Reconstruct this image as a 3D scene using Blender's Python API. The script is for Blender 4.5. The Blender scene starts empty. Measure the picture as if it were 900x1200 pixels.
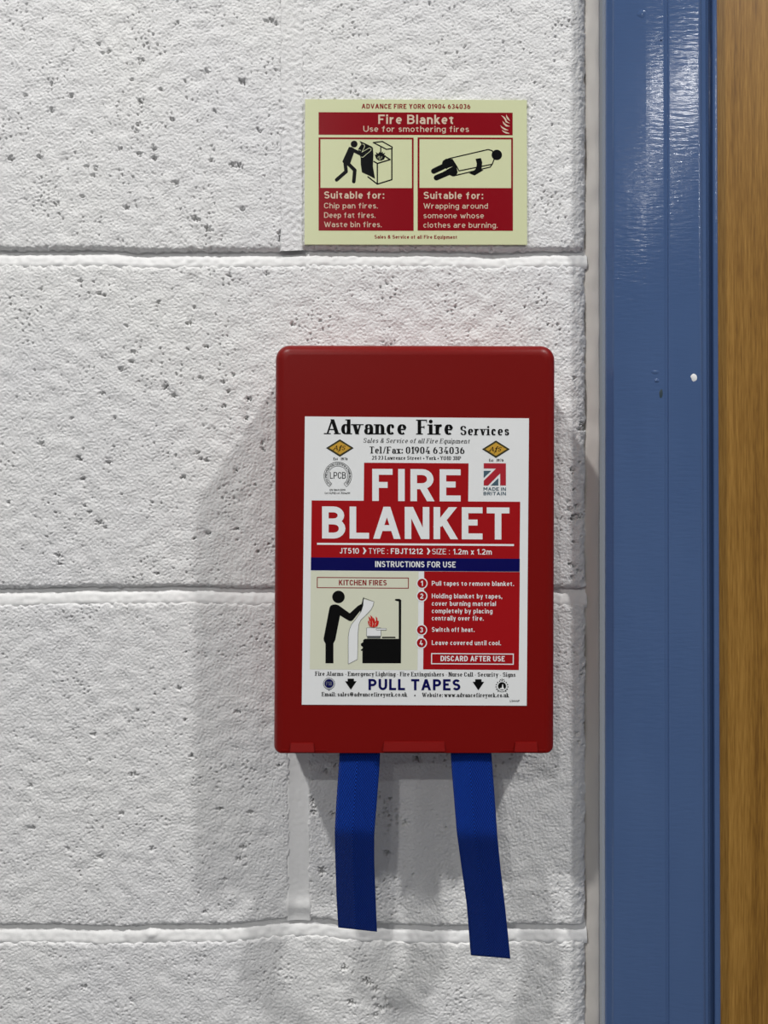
import bpy, bmesh, math, random
import numpy as np
from mathutils import Vector

# ------------------------------------------------------------------ camera, world, light
S = bpy.context.scene
COL = S.collection
D = 0.513          # lens to wall, metres
F = 900.0          # focal length in pixels of a 900 x 1200 frame
CZ = 1.5           # lens height
CEIL = 3.46
cam = bpy.data.cameras.new('camera')
cam.sensor_fit = 'VERTICAL'
cam.sensor_height = 24.0
cam.lens = 24.0 * F / 1200.0
cam.clip_start = 0.01
camo = bpy.data.objects.new('camera', cam)
camo.location = (0, -D, CZ)
camo.rotation_euler = (math.pi / 2, 0, 0)
COL.objects.link(camo)
S.camera = camo

W = bpy.data.worlds.new('world')
S.world = W
W.use_nodes = True
W.node_tree.nodes['Background'].inputs[0].default_value = (0.9, 0.95, 1, 1)
W.node_tree.nodes['Background'].inputs[1].default_value = 0.3
S.view_settings.view_transform = 'Standard'
S.view_settings.look = 'None'
S.view_settings.gamma = 1
S.view_settings.use_curve_mapping = False
S.view_settings.exposure = 0.36

# (x, y, watts) of the ceiling downlights; the two by the wall cast the box's long shadows
LAMPS = [(1.158, -0.98, 28.0, 'downlight above the right of the block wall by the door'),
         (-0.917, -1.10, 27.5, 'downlight above the left of the block wall'),
         (1.33, -3.05, 4.2, 'downlight in the middle row on the door side'),
         (-0.88, -3.15, 24.0, 'downlight in the middle row on the left side'),
         (1.50, -4.19, 3.4, 'downlight in the rear row on the door side'),
         (-0.88, -4.60, 12.0, 'downlight in the rear row on the left side')]


def px(x, y, yy=0.0):
    """point seen at photo pixel (x, y) on the plane at world depth yy"""
    d = D + yy
    return ((x - 450) / F * d, yy, CZ - (y - 600) / F * d)


# ------------------------------------------------------------------ helpers
def lin(c):
    return tuple((v / 12.92 if v <= 0.04045 else ((v + 0.055) / 1.055) ** 2.4) for v in [k / 255 for k in c]) + (1,)


class NT:
    def __init__(s, name, col, rough=0.5, spec=0.5, metal=0.0, coat=0.0):
        s.m = bpy.data.materials.new(name)
        s.m.use_nodes = True
        s.t = s.m.node_tree
        s.b = s.t.nodes['Principled BSDF']
        s.b.inputs['Base Color'].default_value = lin(col)
        s.b.inputs['Roughness'].default_value = rough
        s.b.inputs['Specular IOR Level'].default_value = spec
        s.b.inputs['Metallic'].default_value = metal
        s.b.inputs['Coat Weight'].default_value = coat
        s.b.inputs['Coat Roughness'].default_value = 0.2

    def n(s, typ, **kw):
        n = s.t.nodes.new(typ)
        for k, v in kw.items():
            if k in n.inputs:
                n.inputs[k].default_value = v
            else:
                setattr(n, k, v)
        return n

    def l(s, a, b):
        s.t.links.new(a, b)

    def pos(s, scale=(1, 1, 1)):
        g = s.n('ShaderNodeNewGeometry')
        v = s.n('ShaderNodeVectorMath', operation='MULTIPLY')
        s.l(g.outputs['Position'], v.inputs[0])
        v.inputs[1].default_value = scale
        return v.outputs[0]

    def noise(s, vec, scale, detail=2.0, rough=0.5):
        n = s.n('ShaderNodeTexNoise', Scale=scale, Detail=detail, Roughness=rough)
        s.l(vec, n.inputs['Vector'])
        return n.outputs['Fac']

    def math(s, op, a, b=None, c=None):
        n = s.n('ShaderNodeMath', operation=op)
        for i, v in enumerate((a, b, c)):
            if v is None:
                continue
            if hasattr(v, 'links'):
                s.l(v, n.inputs[i])
            else:
                n.inputs[i].default_value = v
        return n.outputs[0]

    def ramp(s, fac, stops):
        r = s.n('ShaderNodeValToRGB')
        e = r.color_ramp.elements
        while len(e) < len(stops):
            e.new(0.5)
        for k, (p, c) in enumerate(stops):
            e[k].position = p
            e[k].color = lin(c)
        s.l(fac, r.inputs[0])
        return r.outputs[0]

    def bump(s, h, dist, strength=1.0):
        b = s.n('ShaderNodeBump', Strength=strength, Distance=dist)
        s.l(h, b.inputs['Height'])
        s.l(b.outputs[0], s.b.inputs['Normal'])
        return b


def plain(name, col, rough=0.5, spec=0.5, **k):
    return NT(name, col, rough, spec, **k).m


def link(name, me, parent=None, label=None, kind=None):
    o = bpy.data.objects.new(name, me)
    COL.objects.link(o)
    if parent is not None:
        o.parent = parent
        o.matrix_parent_inverse = parent.matrix_basis.inverted()
    if label:
        o['label'] = label
    if kind:
        o['kind'] = kind
    return o


def thing(name, label, cat, loc, group=None):
    o = bpy.data.objects.new(name, None)
    o.empty_display_size = 0.02
    o.location = loc
    COL.objects.link(o)
    o['label'] = label
    o['category'] = cat
    if group:
        o['group'] = group
    return o


def mesh(name, verts, faces, mat, smooth=False):
    me = bpy.data.meshes.new(name)
    me.from_pydata([tuple(v) for v in verts], [], faces)
    me.materials.append(mat)
    if smooth:
        me.polygons.foreach_set('use_smooth', [True] * len(me.polygons))
    me.update()
    return me


def grid_mesh(name, P, mat, skirt=0.0):
    """P: (nz, nx, 3) array -> smooth quad mesh; skirt pulls a rim back along +y"""
    nz, nx = P.shape[:2]
    if skirt:
        Q = np.zeros((nz + 2, nx + 2, 3))
        Q[1:-1, 1:-1] = P
        Q[0, 1:-1] = P[0]; Q[-1, 1:-1] = P[-1]
        Q[1:-1, 0] = P[:, 0]; Q[1:-1, -1] = P[:, -1]
        Q[0, 0] = P[0, 0]; Q[0, -1] = P[0, -1]; Q[-1, 0] = P[-1, 0]; Q[-1, -1] = P[-1, -1]
        for sl in ((0, slice(None)), (-1, slice(None)), (slice(None), 0), (slice(None), -1)):
            Q[sl][..., 1] = skirt
        P = Q
        nz, nx = P.shape[:2]
    idx = np.arange(nz * nx, dtype=np.int32).reshape(nz, nx)
    f = np.stack([idx[:-1, :-1], idx[:-1, 1:], idx[1:, 1:], idx[1:, :-1]], -1).reshape(-1)
    nf = len(f) // 4
    me = bpy.data.meshes.new(name)
    me.vertices.add(nz * nx)
    me.vertices.foreach_set('co', P.reshape(-1).astype(np.float32))
    me.loops.add(nf * 4)
    me.loops.foreach_set('vertex_index', f)
    me.polygons.add(nf)
    me.polygons.foreach_set('loop_start', np.arange(nf, dtype=np.int32) * 4)
    me.polygons.foreach_set('loop_total', np.full(nf, 4, dtype=np.int32))
    me.update(calc_edges=True)
    me.polygons.foreach_set('use_smooth', np.ones(nf, dtype=bool))
    me.materials.append(mat)
    me.update()
    return me


def box_mesh(name, x0, y0, z0, x1, y1, z1, mat, bevel=0.0):
    bm = bmesh.new()
    bmesh.ops.create_cube(bm, size=1)
    for v in bm.verts:
        v.co = Vector(((x0 + x1) / 2 + v.co.x * (x1 - x0), (y0 + y1) / 2 + v.co.y * (y1 - y0), (z0 + z1) / 2 + v.co.z * (z1 - z0)))
    if bevel:
        bmesh.ops.bevel(bm, geom=bm.edges[:], offset=bevel, segments=3, affect='EDGES', profile=0.5)
    me = bpy.data.meshes.new(name)
    bm.to_mesh(me)
    bm.free()
    me.materials.append(mat)
    return me


def prism(name, sec, mat, zb, zt, smooth=False):
    """sec: list of (px at y=0, px at y=1200, depth): an upright section run from zb to zt"""
    vs = []
    n = len(sec)
    for z in (zb, zt):
        for a, b, yy in sec:
            d = D + yy
            ztop, zbot = CZ + 600 / F * d, CZ - 600 / F * d
            t = (ztop - z) / (ztop - zbot)
            xx = (a + (b - a) * t - 450) / F * d
            vs.append((xx, yy, z))
    fs = [(i, i + 1, n + i + 1, n + i) for i in range(n - 1)]
    return mesh(name, vs, fs, mat, smooth)


# ------------------------------------------------------------------ materials
def wall_mat():
    m = NT('white_masonry_paint', (231, 231, 231), 0.5, 0.35)
    p = m.pos()
    a = m.noise(p, 620, 2, 0.6)
    b = m.noise(p, 1700, 1, 0.5)
    h = m.math('MULTIPLY_ADD', b, 0.3, a)
    m.bump(h, 0.0007, 0.8)
    c = m.noise(p, 7, 3, 0.5)
    m.l(m.ramp(c, [(0.3, (228, 228, 229)), (0.7, (235, 235, 233))]), m.b.inputs['Base Color'])
    return m.m


M_WALL = wall_mat()


def mortar_mat():
    m = NT('painted_mortar', (233, 233, 232), 0.5, 0.35)
    p = m.pos()
    m.bump(m.noise(p, 420, 3, 0.55), 0.0003, 0.5)
    return m.m


M_MORTAR = mortar_mat()


def blue_mat():
    m = NT('blue_gloss_paint', (66, 92, 142), 0.12, 0.4)
    g = m.pos()
    # brush and roller drag: fine ripples across the board, faint streaks along it
    p1 = m.pos((95, 95, 520))
    p2 = m.pos((420, 420, 9))
    p3 = m.pos((60, 60, 90))
    r = m.noise(p1, 1.0, 2, 0.5)
    s_ = m.noise(p2, 1.0, 2, 0.5)
    q = m.noise(p3, 1.0, 3, 0.6)
    big = m.noise(m.pos((22, 22, 14)), 1.0, 1, 0.5)
    h = m.math('ADD', m.math('MULTIPLY', r, 0.55), m.math('MULTIPLY', s_, 0.07))
    h = m.math('ADD', h, m.math('MULTIPLY', q, 0.25))
    h = m.math('ADD', m.math('MULTIPLY', h, m.math('ADD', big, 0.2)), m.math('MULTIPLY', big, 0.1))
    m.bump(h, 0.00036, 0.8)
    c = m.noise(m.pos((15, 15, 5)), 1.0, 3, 0.6)
    m.l(m.ramp(c, [(0.3, (70, 94, 136)), (0.7, (77, 101, 143))]), m.b.inputs['Base Color'])
    return m.m


def oak_mat():
    m = NT('oiled_oak_veneer', (130, 95, 45), 0.5, 0.3)
    warp = m.noise(m.pos((3, 3, 1.2)), 1.0, 2, 0.5)
    base = m.n('ShaderNodeVectorMath', operation='ADD')
    g = m.n('ShaderNodeNewGeometry')
    cx = m.n('ShaderNodeCombineXYZ')
    m.l(m.math('MULTIPLY', warp, 0.012), cx.inputs[0])
    m.l(g.outputs['Position'], base.inputs[0])
    m.l(cx.outputs[0], base.inputs[1])

    def stretch(sc):
        v = m.n('ShaderNodeVectorMath', operation='MULTIPLY')
        m.l(base.outputs[0], v.inputs[0])
        v.inputs[1].default_value = sc
        return v.outputs[0]
    broad = m.noise(stretch((70, 70, 1.6)), 1.0, 3, 0.55)
    fine = m.noise(stretch((700, 700, 22)), 1.0, 3, 0.6)
    fleck = m.noise(stretch((1300, 1300, 75)), 1.0, 2, 0.5)
    k = m.math('ADD', m.math('MULTIPLY', broad, 0.65), m.math('MULTIPLY', fine, 0.5))
    k = m.math('ADD', k, m.math('MULTIPLY', fleck, 0.38))
    m.l(m.ramp(k, [(0.5, (92, 58, 18)), (0.72, (138, 99, 40)), (0.95, (168, 126, 60))]), m.b.inputs['Base Color'])
    m.bump(fine, 0.0002, 0.3)
    return m.m


def red_mat():
    m = NT('red_moulded_plastic', (122, 12, 9), 0.36, 0.2)
    m.bump(m.noise(m.pos(), 1500, 2, 0.6), 0.00012, 0.35)
    return m.m


def tape_mat():
    m = NT('blue_herringbone_webbing', (10, 34, 112), 0.7, 0.1)
    uv = m.n('ShaderNodeUVMap')
    uv.uv_map = 'UVMap'
    sp = m.n('ShaderNodeSeparateXYZ')
    m.l(uv.outputs[0], sp.inputs[0])
    tri = m.math('PINGPONG', m.math('ADD', m.math('MULTIPLY', sp.outputs[0], 2.15), 1.04), 1.0)
    ph = m.math('ADD', m.math('MULTIPLY', sp.outputs[1], 470.0), m.math('MULTIPLY', tri, 10.5))
    ph2 = m.math('MULTIPLY', ph, 2 * math.pi)
    w = m.math('MULTIPLY_ADD', m.math('SINE', ph2), 0.5, 0.5)
    cross = m.math('SINE', m.math('MULTIPLY', sp.outputs[0], 2 * math.pi * 34))
    h = m.math('ADD', w, m.math('MULTIPLY', cross, 0.12))
    m.bump(h, 0.0007, 1.0)
    m.l(m.ramp(w, [(0.1, (2, 22, 92)), (0.9, (12, 70, 182))]), m.b.inputs['Base Color'])
    m.b.inputs['Sheen Weight'].default_value = 0.03
    m.b.inputs['Sheen Roughness'].default_value = 0.4
    return m.m


M_BLUE, M_OAK, M_RED, M_TAPE = blue_mat(), oak_mat(), red_mat(), tape_mat()
M_CAULK = NT('old_cream_sealant', (212, 207, 200), 0.5, 0.3)
M_CAULK.bump(M_CAULK.noise(M_CAULK.pos((60, 60, 25)), 1.0, 3, 0.6), 0.0012, 0.6)
M_CAULK = M_CAULK.m
M_FLAKE = plain('white_bare_primer', (240, 240, 240), 0.7)
M_CEIL = plain('ceiling_white', (190, 190, 188), 0.8)
M_ROOM = plain('room_wall_paint', (150, 152, 156), 0.8)
M_FLOOR = NT('grey_vinyl_floor', (120, 122, 124), 0.4)
M_FLOOR.l(M_FLOOR.ramp(M_FLOOR.noise(M_FLOOR.pos(), 90, 4, 0.7), [(0.35, (88, 90, 94)), (0.65, (112, 114, 117))]), M_FLOOR.b.inputs['Base Color'])
M_FLOOR = M_FLOOR.m
M_STEEL = plain('white_enamel', (235, 235, 235), 0.35)
M_GLOW = NT('lamp_diffuser', (255, 255, 255))
M_GLOW.b.inputs['Emission Color'].default_value = (1, 0.98, 0.95, 1)
M_GLOW.b.inputs['Emission Strength'].default_value = 6
M_GLOW = M_GLOW.m
# printed inks
I_WHITE = plain('label_white', (238, 240, 240), 0.3, 0.2)
I_RED = plain('label_red', (164, 18, 24), 0.3, 0.2)
I_NAVY = plain('label_navy', (8, 8, 84), 0.3, 0.2)
I_BLACK = plain('ink_black', (10, 10, 10), 0.3, 0.2)
I_CREAM = plain('label_cream', (222, 224, 202), 0.3, 0.2)
I_GOLD = plain('emblem_gold', (205, 160, 62), 0.3, 0.2)
I_OLIVE = plain('emblem_olive', (92, 84, 46), 0.3, 0.2)
I_SLATE = plain('emblem_slate', (75, 98, 112), 0.3, 0.2)
I_GREY = plain('emblem_grey', (130, 134, 140), 0.3, 0.2)
I_DRED = plain('label_dark_red', (142, 24, 30), 0.3, 0.2)
I_FLAME = plain('label_flame_red', (205, 40, 34), 0.3, 0.2)
g_ = NT('photoluminescent_cream', (220, 225, 182), 0.22, 0.25)
g_.bump(g_.noise(g_.pos(), 420, 2, 0.5), 0.0004, 0.12)
S_CREAM = g_.m
S_RED = plain('sign_maroon', (140, 12, 26), 0.22, 0.2)
S_TEXT = plain('sign_pale_lettering', (222, 200, 178), 0.22, 0.2)
S_BLACK = plain('sign_black', (12, 14, 16), 0.22, 0.2)

# ------------------------------------------------------------------ block wall
rng = np.random.default_rng(7)


def bandnoise(nz, nx, step, wl, bw=0.45, aniso=1.0):
    """noise with wavelengths about wl metres, unit deviation"""
    f = np.fft.rfft2(rng.standard_normal((nz, nx)))
    kz = np.fft.fftfreq(nz, step)[:, None] * aniso
    kx = np.fft.rfftfreq(nx, step)[None, :]
    k = np.sqrt(kz ** 2 + kx ** 2)
    k0 = 1.0 / wl
    f *= np.exp(-((k - k0) / (bw * k0)) ** 2)
    o = np.fft.irfft2(f, s=(nz, nx))
    return o / (o.std() + 1e-9)


# voids in the block face, photo pixels
PITS = []


def addp(ox, oy, sc, lst, r=1.0):
    for a, b in lst:
        PITS.append((ox + a / sc, oy + b / sc, r * (0.75 + 0.6 * random.random())))


random.seed(4)
addp(0, 0, 2.5, [(288, 130), (300, 155), (318, 150), (410, 172), (418, 176), (148, 245), (208, 280), (73, 278), (412, 297), (405, 293), (405, 365), (398, 384), (385, 232), (470, 262), (542, 238), (605, 210), (715, 240), (705, 238), (795, 60), (780, 62), (808, 68), (450, 435), (455, 465), (448, 462), (405, 450), (352, 435), (115, 460), (30, 465), (280, 495), (272, 515), (618, 470), (760, 385), (700, 485), (570, 640), (580, 643), (605, 665), (612, 672), (710, 612), (370, 608), (515, 535), (165, 600), (120, 848), (235, 825), (290, 860), (305, 866), (570, 900), (555, 945), (545, 947), (465, 885), (672, 805), (780, 800), (858, 950), (505, 350), (630, 325), (150, 322), (372, 955), (255, 488), (240, 575), (822, 680), (820, 690), (818, 702), (680, 482), (520, 68)])
addp(0, 380, 2.727, [(425, 90), (420, 120), (655, 70), (662, 72), (600, 80), (385, 145), (640, 172), (745, 160), (715, 185), (730, 215), (715, 262), (790, 238), (797, 240), (785, 300), (528, 200), (325, 220), (555, 228), (228, 300), (365, 300), (130, 382), (250, 428), (256, 430), (345, 440), (262, 495), (585, 490), (630, 412), (640, 430), (660, 435), (270, 580), (285, 600), (315, 635), (335, 650), (485, 568), (620, 685), (190, 765), (185, 740), (500, 800), (25, 570), (825, 725), (665, 670), (755, 655), (755, 465), (838, 380), (838, 398)])
addp(0, 760, 2.143, [(335, 315), (328, 318), (342, 318), (75, 450), (83, 452), (225, 280), (235, 215), (345, 155), (305, 415), (380, 505), (170, 503), (250, 525), (450, 100), (465, 180), (480, 270), (600, 160), (595, 158), (555, 402), (550, 404), (630, 412), (600, 530), (615, 545), (565, 580), (700, 295), (785, 385), (790, 400), (780, 378), (805, 565), (780, 590), (515, 660), (70, 860), (210, 850), (330, 885), (880, 890), (75, 345), (610, 500)])
addp(200, 820, 3.0, [(860, 205), (870, 208), (500, 370), (490, 360), (502, 395), (570, 405), (765, 540), (758, 536), (535, 610), (530, 600), (640, 1070), (632, 1065), (690, 990), (680, 988), (725, 1080), (760, 1055), (768, 1080), (720, 1020), (715, 1050), (740, 1090), (825, 435), (545, 250), (580, 230), (700, 1000), (770, 350), (610, 950), (720, 1110), (795, 1090)], 1.1)
addp(660, 300, 3.75, [(50, 535), (100, 740), (75, 760), (85, 735), (95, 755), (50, 1025), (75, 905), (40, 940), (20, 1080), (60, 1100), (45, 1140), (50, 1155), (25, 1115)])
addp(660, 600, 3.75, [(40, 30), (55, 15), (75, 20), (45, 130), (30, 225), (50, 235), (40, 285), (70, 260), (98, 935), (60, 975), (70, 1010), (100, 600), (85, 720), (95, 690)])
PW = [(px(a, b)[0], px(a, b)[2], r) for a, b, r in PITS]

Z0 = CZ - 98.0 / F * D            # height of the middle bed joint (centre)
PITCH = 0.2257
JT = 0.0112                       # joint thickness
BH = PITCH - JT
XE = px(689.5, 0)[0]              # right end of the wall
VJ = 0.0135                       # upright joint width
BL = 0.4503 - VJ
JX = {0: px(344, 0)[0], 1: px(350, 0)[0]}   # upright joint centres of the rows above and below the middle bed joint


def wob(x, z):
    """how the hand laid bed joints wander, metres"""
    k = np.round((z - Z0) / PITCH)
    zz = (z - Z0) - k * PITCH
    w = 0.0006 * np.sin(x * 31 + k * 2.3) + 0.0004 * np.sin(x * 83 + k * 5.1)
    w = w + np.where(k == -1, 0.0042 * np.exp(-((x + 0.050) / 0.035) ** 2) - 0.0007, 0.0)
    return w * np.exp(-(zz / 0.03) ** 2)


def block_field(x0, x1, z0, z1, step, local=False, round_right=False):
    nx = max(3, int((x1 - x0) / step)) + 1
    nz = max(3, int((z1 - z0) / step)) + 1
    x = np.linspace(x0, x1, nx)
    z = np.linspace(z0, z1, nz)
    X, Z = np.meshgrid(x, z)
    H = np.zeros((nz, nx))
    pad = 8
    fine = step < 0.0015
    if fine:
        n1 = bandnoise(nz, nx, step, 0.0036, 0.5, 1.25)
        n1b = bandnoise(nz, nx, step, 0.0021, 0.4, 1.1)
        n3 = bandnoise(nz, nx, step, 0.016, 0.5)
        n5 = bandnoise(nz, nx, step, 0.05, 0.5)
        n4 = bandnoise(nz, nx, step, 0.0032, 0.45)
        rag = bandnoise(nz, nx, step, 0.006, 0.5)
        H += 0.00015 * n1 + 0.00010 * n1b + 0.00016 * n3
        H -= 0.00050 * np.clip(n1 + 0.3 * n1b - 0.8, 0, 1.6)
        th = 2.3 - 0.36 * n5
        H -= 0.0034 * np.clip(n4 - th, 0, 0.8)
        for a, b, r in PW:
            if x0 - 0.004 < a < x1 + 0.004 and z0 - 0.004 < b < z1 + 0.004:
                i0, i1 = np.searchsorted(x, a - 0.006), np.searchsorted(x, a + 0.006)
                j0, j1 = np.searchsorted(z, b - 0.006), np.searchsorted(z, b + 0.006)
                if i1 <= i0 or j1 <= j0:
                    continue
                dx = X[j0:j1, i0:i1] - a
                dz = Z[j0:j1, i0:i1] - b
                rr = np.hypot(dx, dz * 1.25) / (0.00098 * r) + 0.55 * n1b[j0:j1, i0:i1]
                H[j0:j1, i0:i1] -= 0.0042 * np.exp(-np.clip(rr, 0, None) ** 2)
    else:
        n1 = bandnoise(nz, nx, step, step * 2.6, 0.5)
        rag = bandnoise(nz, nx, step, step * 3.0, 0.5)
        H += 0.00024 * n1
        H -= 0.0024 * np.clip(np.roll(n1, (9, 17), (0, 1)) + 0.5 * bandnoise(nz, nx, step, step * 20, 0.5) - 2.3, 0, 1.2)
    dl, dr = X - x0, x1 - X
    db, dt = Z - z0, z1 - Z
    d = np.minimum(np.minimum(dl, dr), np.minimum(db, dt))
    dd = np.clip(d + 0.0005 * rag, 0, None)
    # foot arris sharp over the raked joint; head and ends half buried in paint
    for e, amp, wd in ((db, 0.0026, 0.0008), (dt, 0.0009, 0.0008), (np.minimum(dl, dr), 0.0006, 0.0007)):
        H -= amp * np.exp(-np.clip(e + 0.0005 * rag, 0, None) / wd)
    if round_right:
        t = np.clip((x1 - X) / 0.0065, 0, 1)
        H -= 0.0060 * (1 - np.sqrt(np.clip(1 - (1 - t) ** 2, 0, 1))) - 0.0004 * rag * np.exp(-(x1 - X) / 0.006)
    # ragged arrises
    zmid = np.exp(-np.minimum(db, dt) / 0.0012)
    Zr = Z + zmid * 0.00045 * rag
    xm = np.exp(-np.minimum(dl, dr) / 0.0012)
    Xr = X + xm * 0.0004 * np.roll(rag, 5, 0)
    if not local:
        Zr = Zr + wob(X, Z)
    P = np.stack([Xr, -H, Zr], -1)
    return P


wall = None
ROOM_X0, ROOM_X1, ROOM_Y0 = -2.2, 2.5, -5.6
DOOR_X1 = 1.09       # right end of the door opening (wall resumes)
DOOR_TOP = 2.12


def build_wall():
    global wall
    # mortar body: backing slab with the struck joints modelled on its face
    V, Fc, rough_faces = [], [], []

    def add(P):
        nz, nx = P.shape[:2]
        b = sum(len(v) for v in V)
        V.append(P.reshape(-1, 3))
        idx = np.arange(nz * nx).reshape(nz, nx) + b
        Fc.append(np.stack([idx[:-1, :-1], idx[:-1, 1:], idx[1:, 1:], idx[1:, :-1]], -1).reshape(-1, 4))

    def backing(x0, x1, z0, z1):
        c = [(x0, z0), (x1, z0), (x1, z1), (x0, z1)]
        b = sum(len(v) for v in V)
        V.append(np.array([(a, 0.008, q) for a, q in c] + [(a, 0.10, q) for a, q in c], float))
        Fc.append(np.array([(0, 1, 2, 3), (5, 4, 7, 6), (1, 5, 6, 2), (4, 0, 3, 7), (3, 2, 6, 7), (4, 5, 1, 0)]) + b)

    segs = [(ROOM_X0, XE - 0.0006, 0.0, CEIL), (XE - 0.0006, DOOR_X1, DOOR_TOP, CEIL), (DOOR_X1, ROOM_X1, 0.0, CEIL)]
    for s in segs:
        backing(*s)
    kmin, kmax = -8, 11
    for (xa, xb, za, zb) in segs:
        for k in range(kmin, kmax):
            zj = Z0 + k * PITCH
            if zj - JT < za or zj + JT > zb:
                continue
            fine = xb < 0.2 and -2 <= k <= 2
            xs = np.arange(-0.32, xb, 0.0011) if fine else None
            parts = [xs] if fine else [np.arange(xa, xb + 0.0005, 0.02)]
            if fine:
                parts.append(np.arange(xa, -0.31, 0.02))
            for x in parts:
                if len(x) < 2:
                    continue
                x = np.append(x, xb) if (x[-1] < xb and x[-1] > xb - 0.03) else x
                # profile, top to bottom of the joint: deep under the upper block, flush on the lower one
                t = np.linspace(1, 0, 15)
                prof_z = (t - 0.5) * (JT + 0.0030)
                yy = np.interp(t, [0, 0.10, 0.22, 0.55, 0.68, 0.86, 1.0], [0.0018, 0.0009, 0.0007, 0.0019, 0.0036, 0.0048, 0.0050])
                X, T = np.meshgrid(x, prof_z)
                Yy = np.repeat(yy[:, None], len(x), 1)
                if fine:
                    n = bandnoise(len(t), len(x), 0.0011, 0.007, 0.7) * 0.00016 + bandnoise(len(t), len(x), 0.0011, 0.04, 0.7) * 0.00025
                    Yy = Yy + n
                    for (bx, kk, amp) in ((px(175, 0)[0], -1, 0.0022), (px(150, 0)[0], -1, 0.0012), (px(182, 0)[0], -1, 0.0014)):
                        if kk == k:
                            Yy -= amp * np.exp(-((X - bx) / 0.0035) ** 2) * np.exp(-((T - 0.001) / 0.004) ** 2)
                Z = zj + T
                Z = Z + wob(X, np.full_like(X, zj))
                P = np.stack([X, Yy, Z], -1)
                add(P[::-1])
        # upright joints
        for r in range(kmin, kmax):
            z0, z1 = Z0 + r * PITCH + JT / 2, Z0 + (r + 1) * PITCH - JT / 2
            z0, z1 = max(z0, za), min(z1, zb)
            if z1 - z0 < 0.02:
                continue
            jc = row_joint(r)
            n0 = int(math.floor((xa - jc) / 0.4503))
            for q in range(n0, n0 + 12):
                xj = jc + q * 0.4503
                if xj < xa + 0.02 or xj > xb - 0.02:
                    continue
                fine = abs(xj) < 0.3 and xb < 0.2 and -2 <= r <= 1
                z = np.linspace(z0 - 0.001, z1 + 0.001, int((z1 - z0) / (0.0011 if fine else 0.02)) + 2)
                t = np.linspace(-1, 1, 17)
                X, Z = np.meshgrid(xj + t * (VJ / 2 + 0.0016), z)
                base = 0.0 + 0.0004 * (1 - t ** 2) if r >= 0 else 0.0003 + 0.0008 * (1 - t ** 2)
                base = np.where(np.abs(t) > 0.95, 0.0022, base)
                Yy = np.repeat(base[None, :], len(z), 0)
                if fine:
                    Yy = Yy + bandnoise(len(z), len(t), 0.0011, 0.0042, 0.5) * (0.00004 if r < 0 else 0.00022) + bandnoise(len(z), len(t), 0.0011, 0.03, 0.7) * 0.00008
                    if r == -1:   # smeared lump at the foot of the lower joint
                        Yy -= 0.0018 * np.exp(-((Z - px(0, 1066)[2]) / 0.006) ** 2)
                add(np.stack([X, Yy, Z + wob(X, Z)], -1))
                if r >= 0:
                    rough_faces.append((sum(len(f) for f in Fc[:-1]), len(Fc[-1])))
    me = mesh('wall_back', np.concatenate(V), np.concatenate(Fc).tolist(), M_MORTAR, True)
    me.materials.append(M_WALL)
    mi = np.zeros(len(me.polygons), dtype=np.int32)
    for a, n in rough_faces:
        mi[a:a + n] = 1
    me.polygons.foreach_set('material_index', mi)
    wall = link('wall_back', me, kind='structure')
    # the blocks
    coarse = {}
    for (xa, xb, za, zb) in segs:
        for r in range(kmin, kmax):
            z0, z1 = Z0 + r * PITCH + JT / 2, Z0 + (r + 1) * PITCH - JT / 2
            z0, z1 = max(z0, za), min(z1, zb)
            if z1 - z0 < 0.02:
                continue
            jc = row_joint(r)
            n0 = int(math.floor((xa - jc) / 0.4503)) - 1
            for q in range(n0, n0 + 14):
                x0 = jc + q * 0.4503 + VJ / 2
                x1 = x0 + BL
                x0, x1 = max(x0, xa), min(x1, xb)
                if x1 - x0 < 0.02:
                    continue
                full = x1 - x0 > BL - 1e-4 and z1 - z0 > BH - 1e-4
                right_end = abs(x1 - (XE - 0.0006)) < 1e-6 and xb < 0.2
                vis = -3 < r < 2 and x1 > -0.26 and xb < 0.2 and x0 < 0.2 and z1 > CZ - 0.345
                if vis:
                    P = block_field(x0, x1, z0, z1, 0.0006, round_right=right_end)
                    # every row and column kept in view, every third one beyond the picture
                    xs_, zs_ = P[0, :, 0], P[:, 0, 2]
                    kx = np.array([i for i in range(P.shape[1]) if xs_[i] > -0.268 or i % 3 == 0 or i == P.shape[1] - 1])
                    kz = np.array([i for i in range(P.shape[0]) if abs(zs_[i] - CZ) < 0.352 or i % 3 == 0 or i == P.shape[0] - 1])
                    P = P[kz][:, kx]
                    link('block', grid_mesh('block', P, M_WALL, 0.0095), wall)
                elif full:
                    v = (r + q) % 3
                    if v not in coarse:
                        P = block_field(0, BL, 0, BH, 0.0022, local=True)
                        coarse[v] = grid_mesh('block', P, M_WALL, 0.0095)
                    o = link('block', coarse[v], wall)
                    o.location = (x0, 0, z0)
                else:
                    P = block_field(x0, x1, z0, z1, 0.005, local=True, round_right=right_end)
                    link('block', grid_mesh('block', P, M_WALL, 0.0095), wall)


def row_joint(r):
    if r == 0:
        return px(344 + 395, 0)[0]
    if r == 1:
        return px(342, 0)[0]
    if r == -1:
        return px(350, 0)[0]
    if r == -2:
        return px(748, 0)[0]
    return px(344 if r % 2 else 739, 0)[0]


build_wall()

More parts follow.
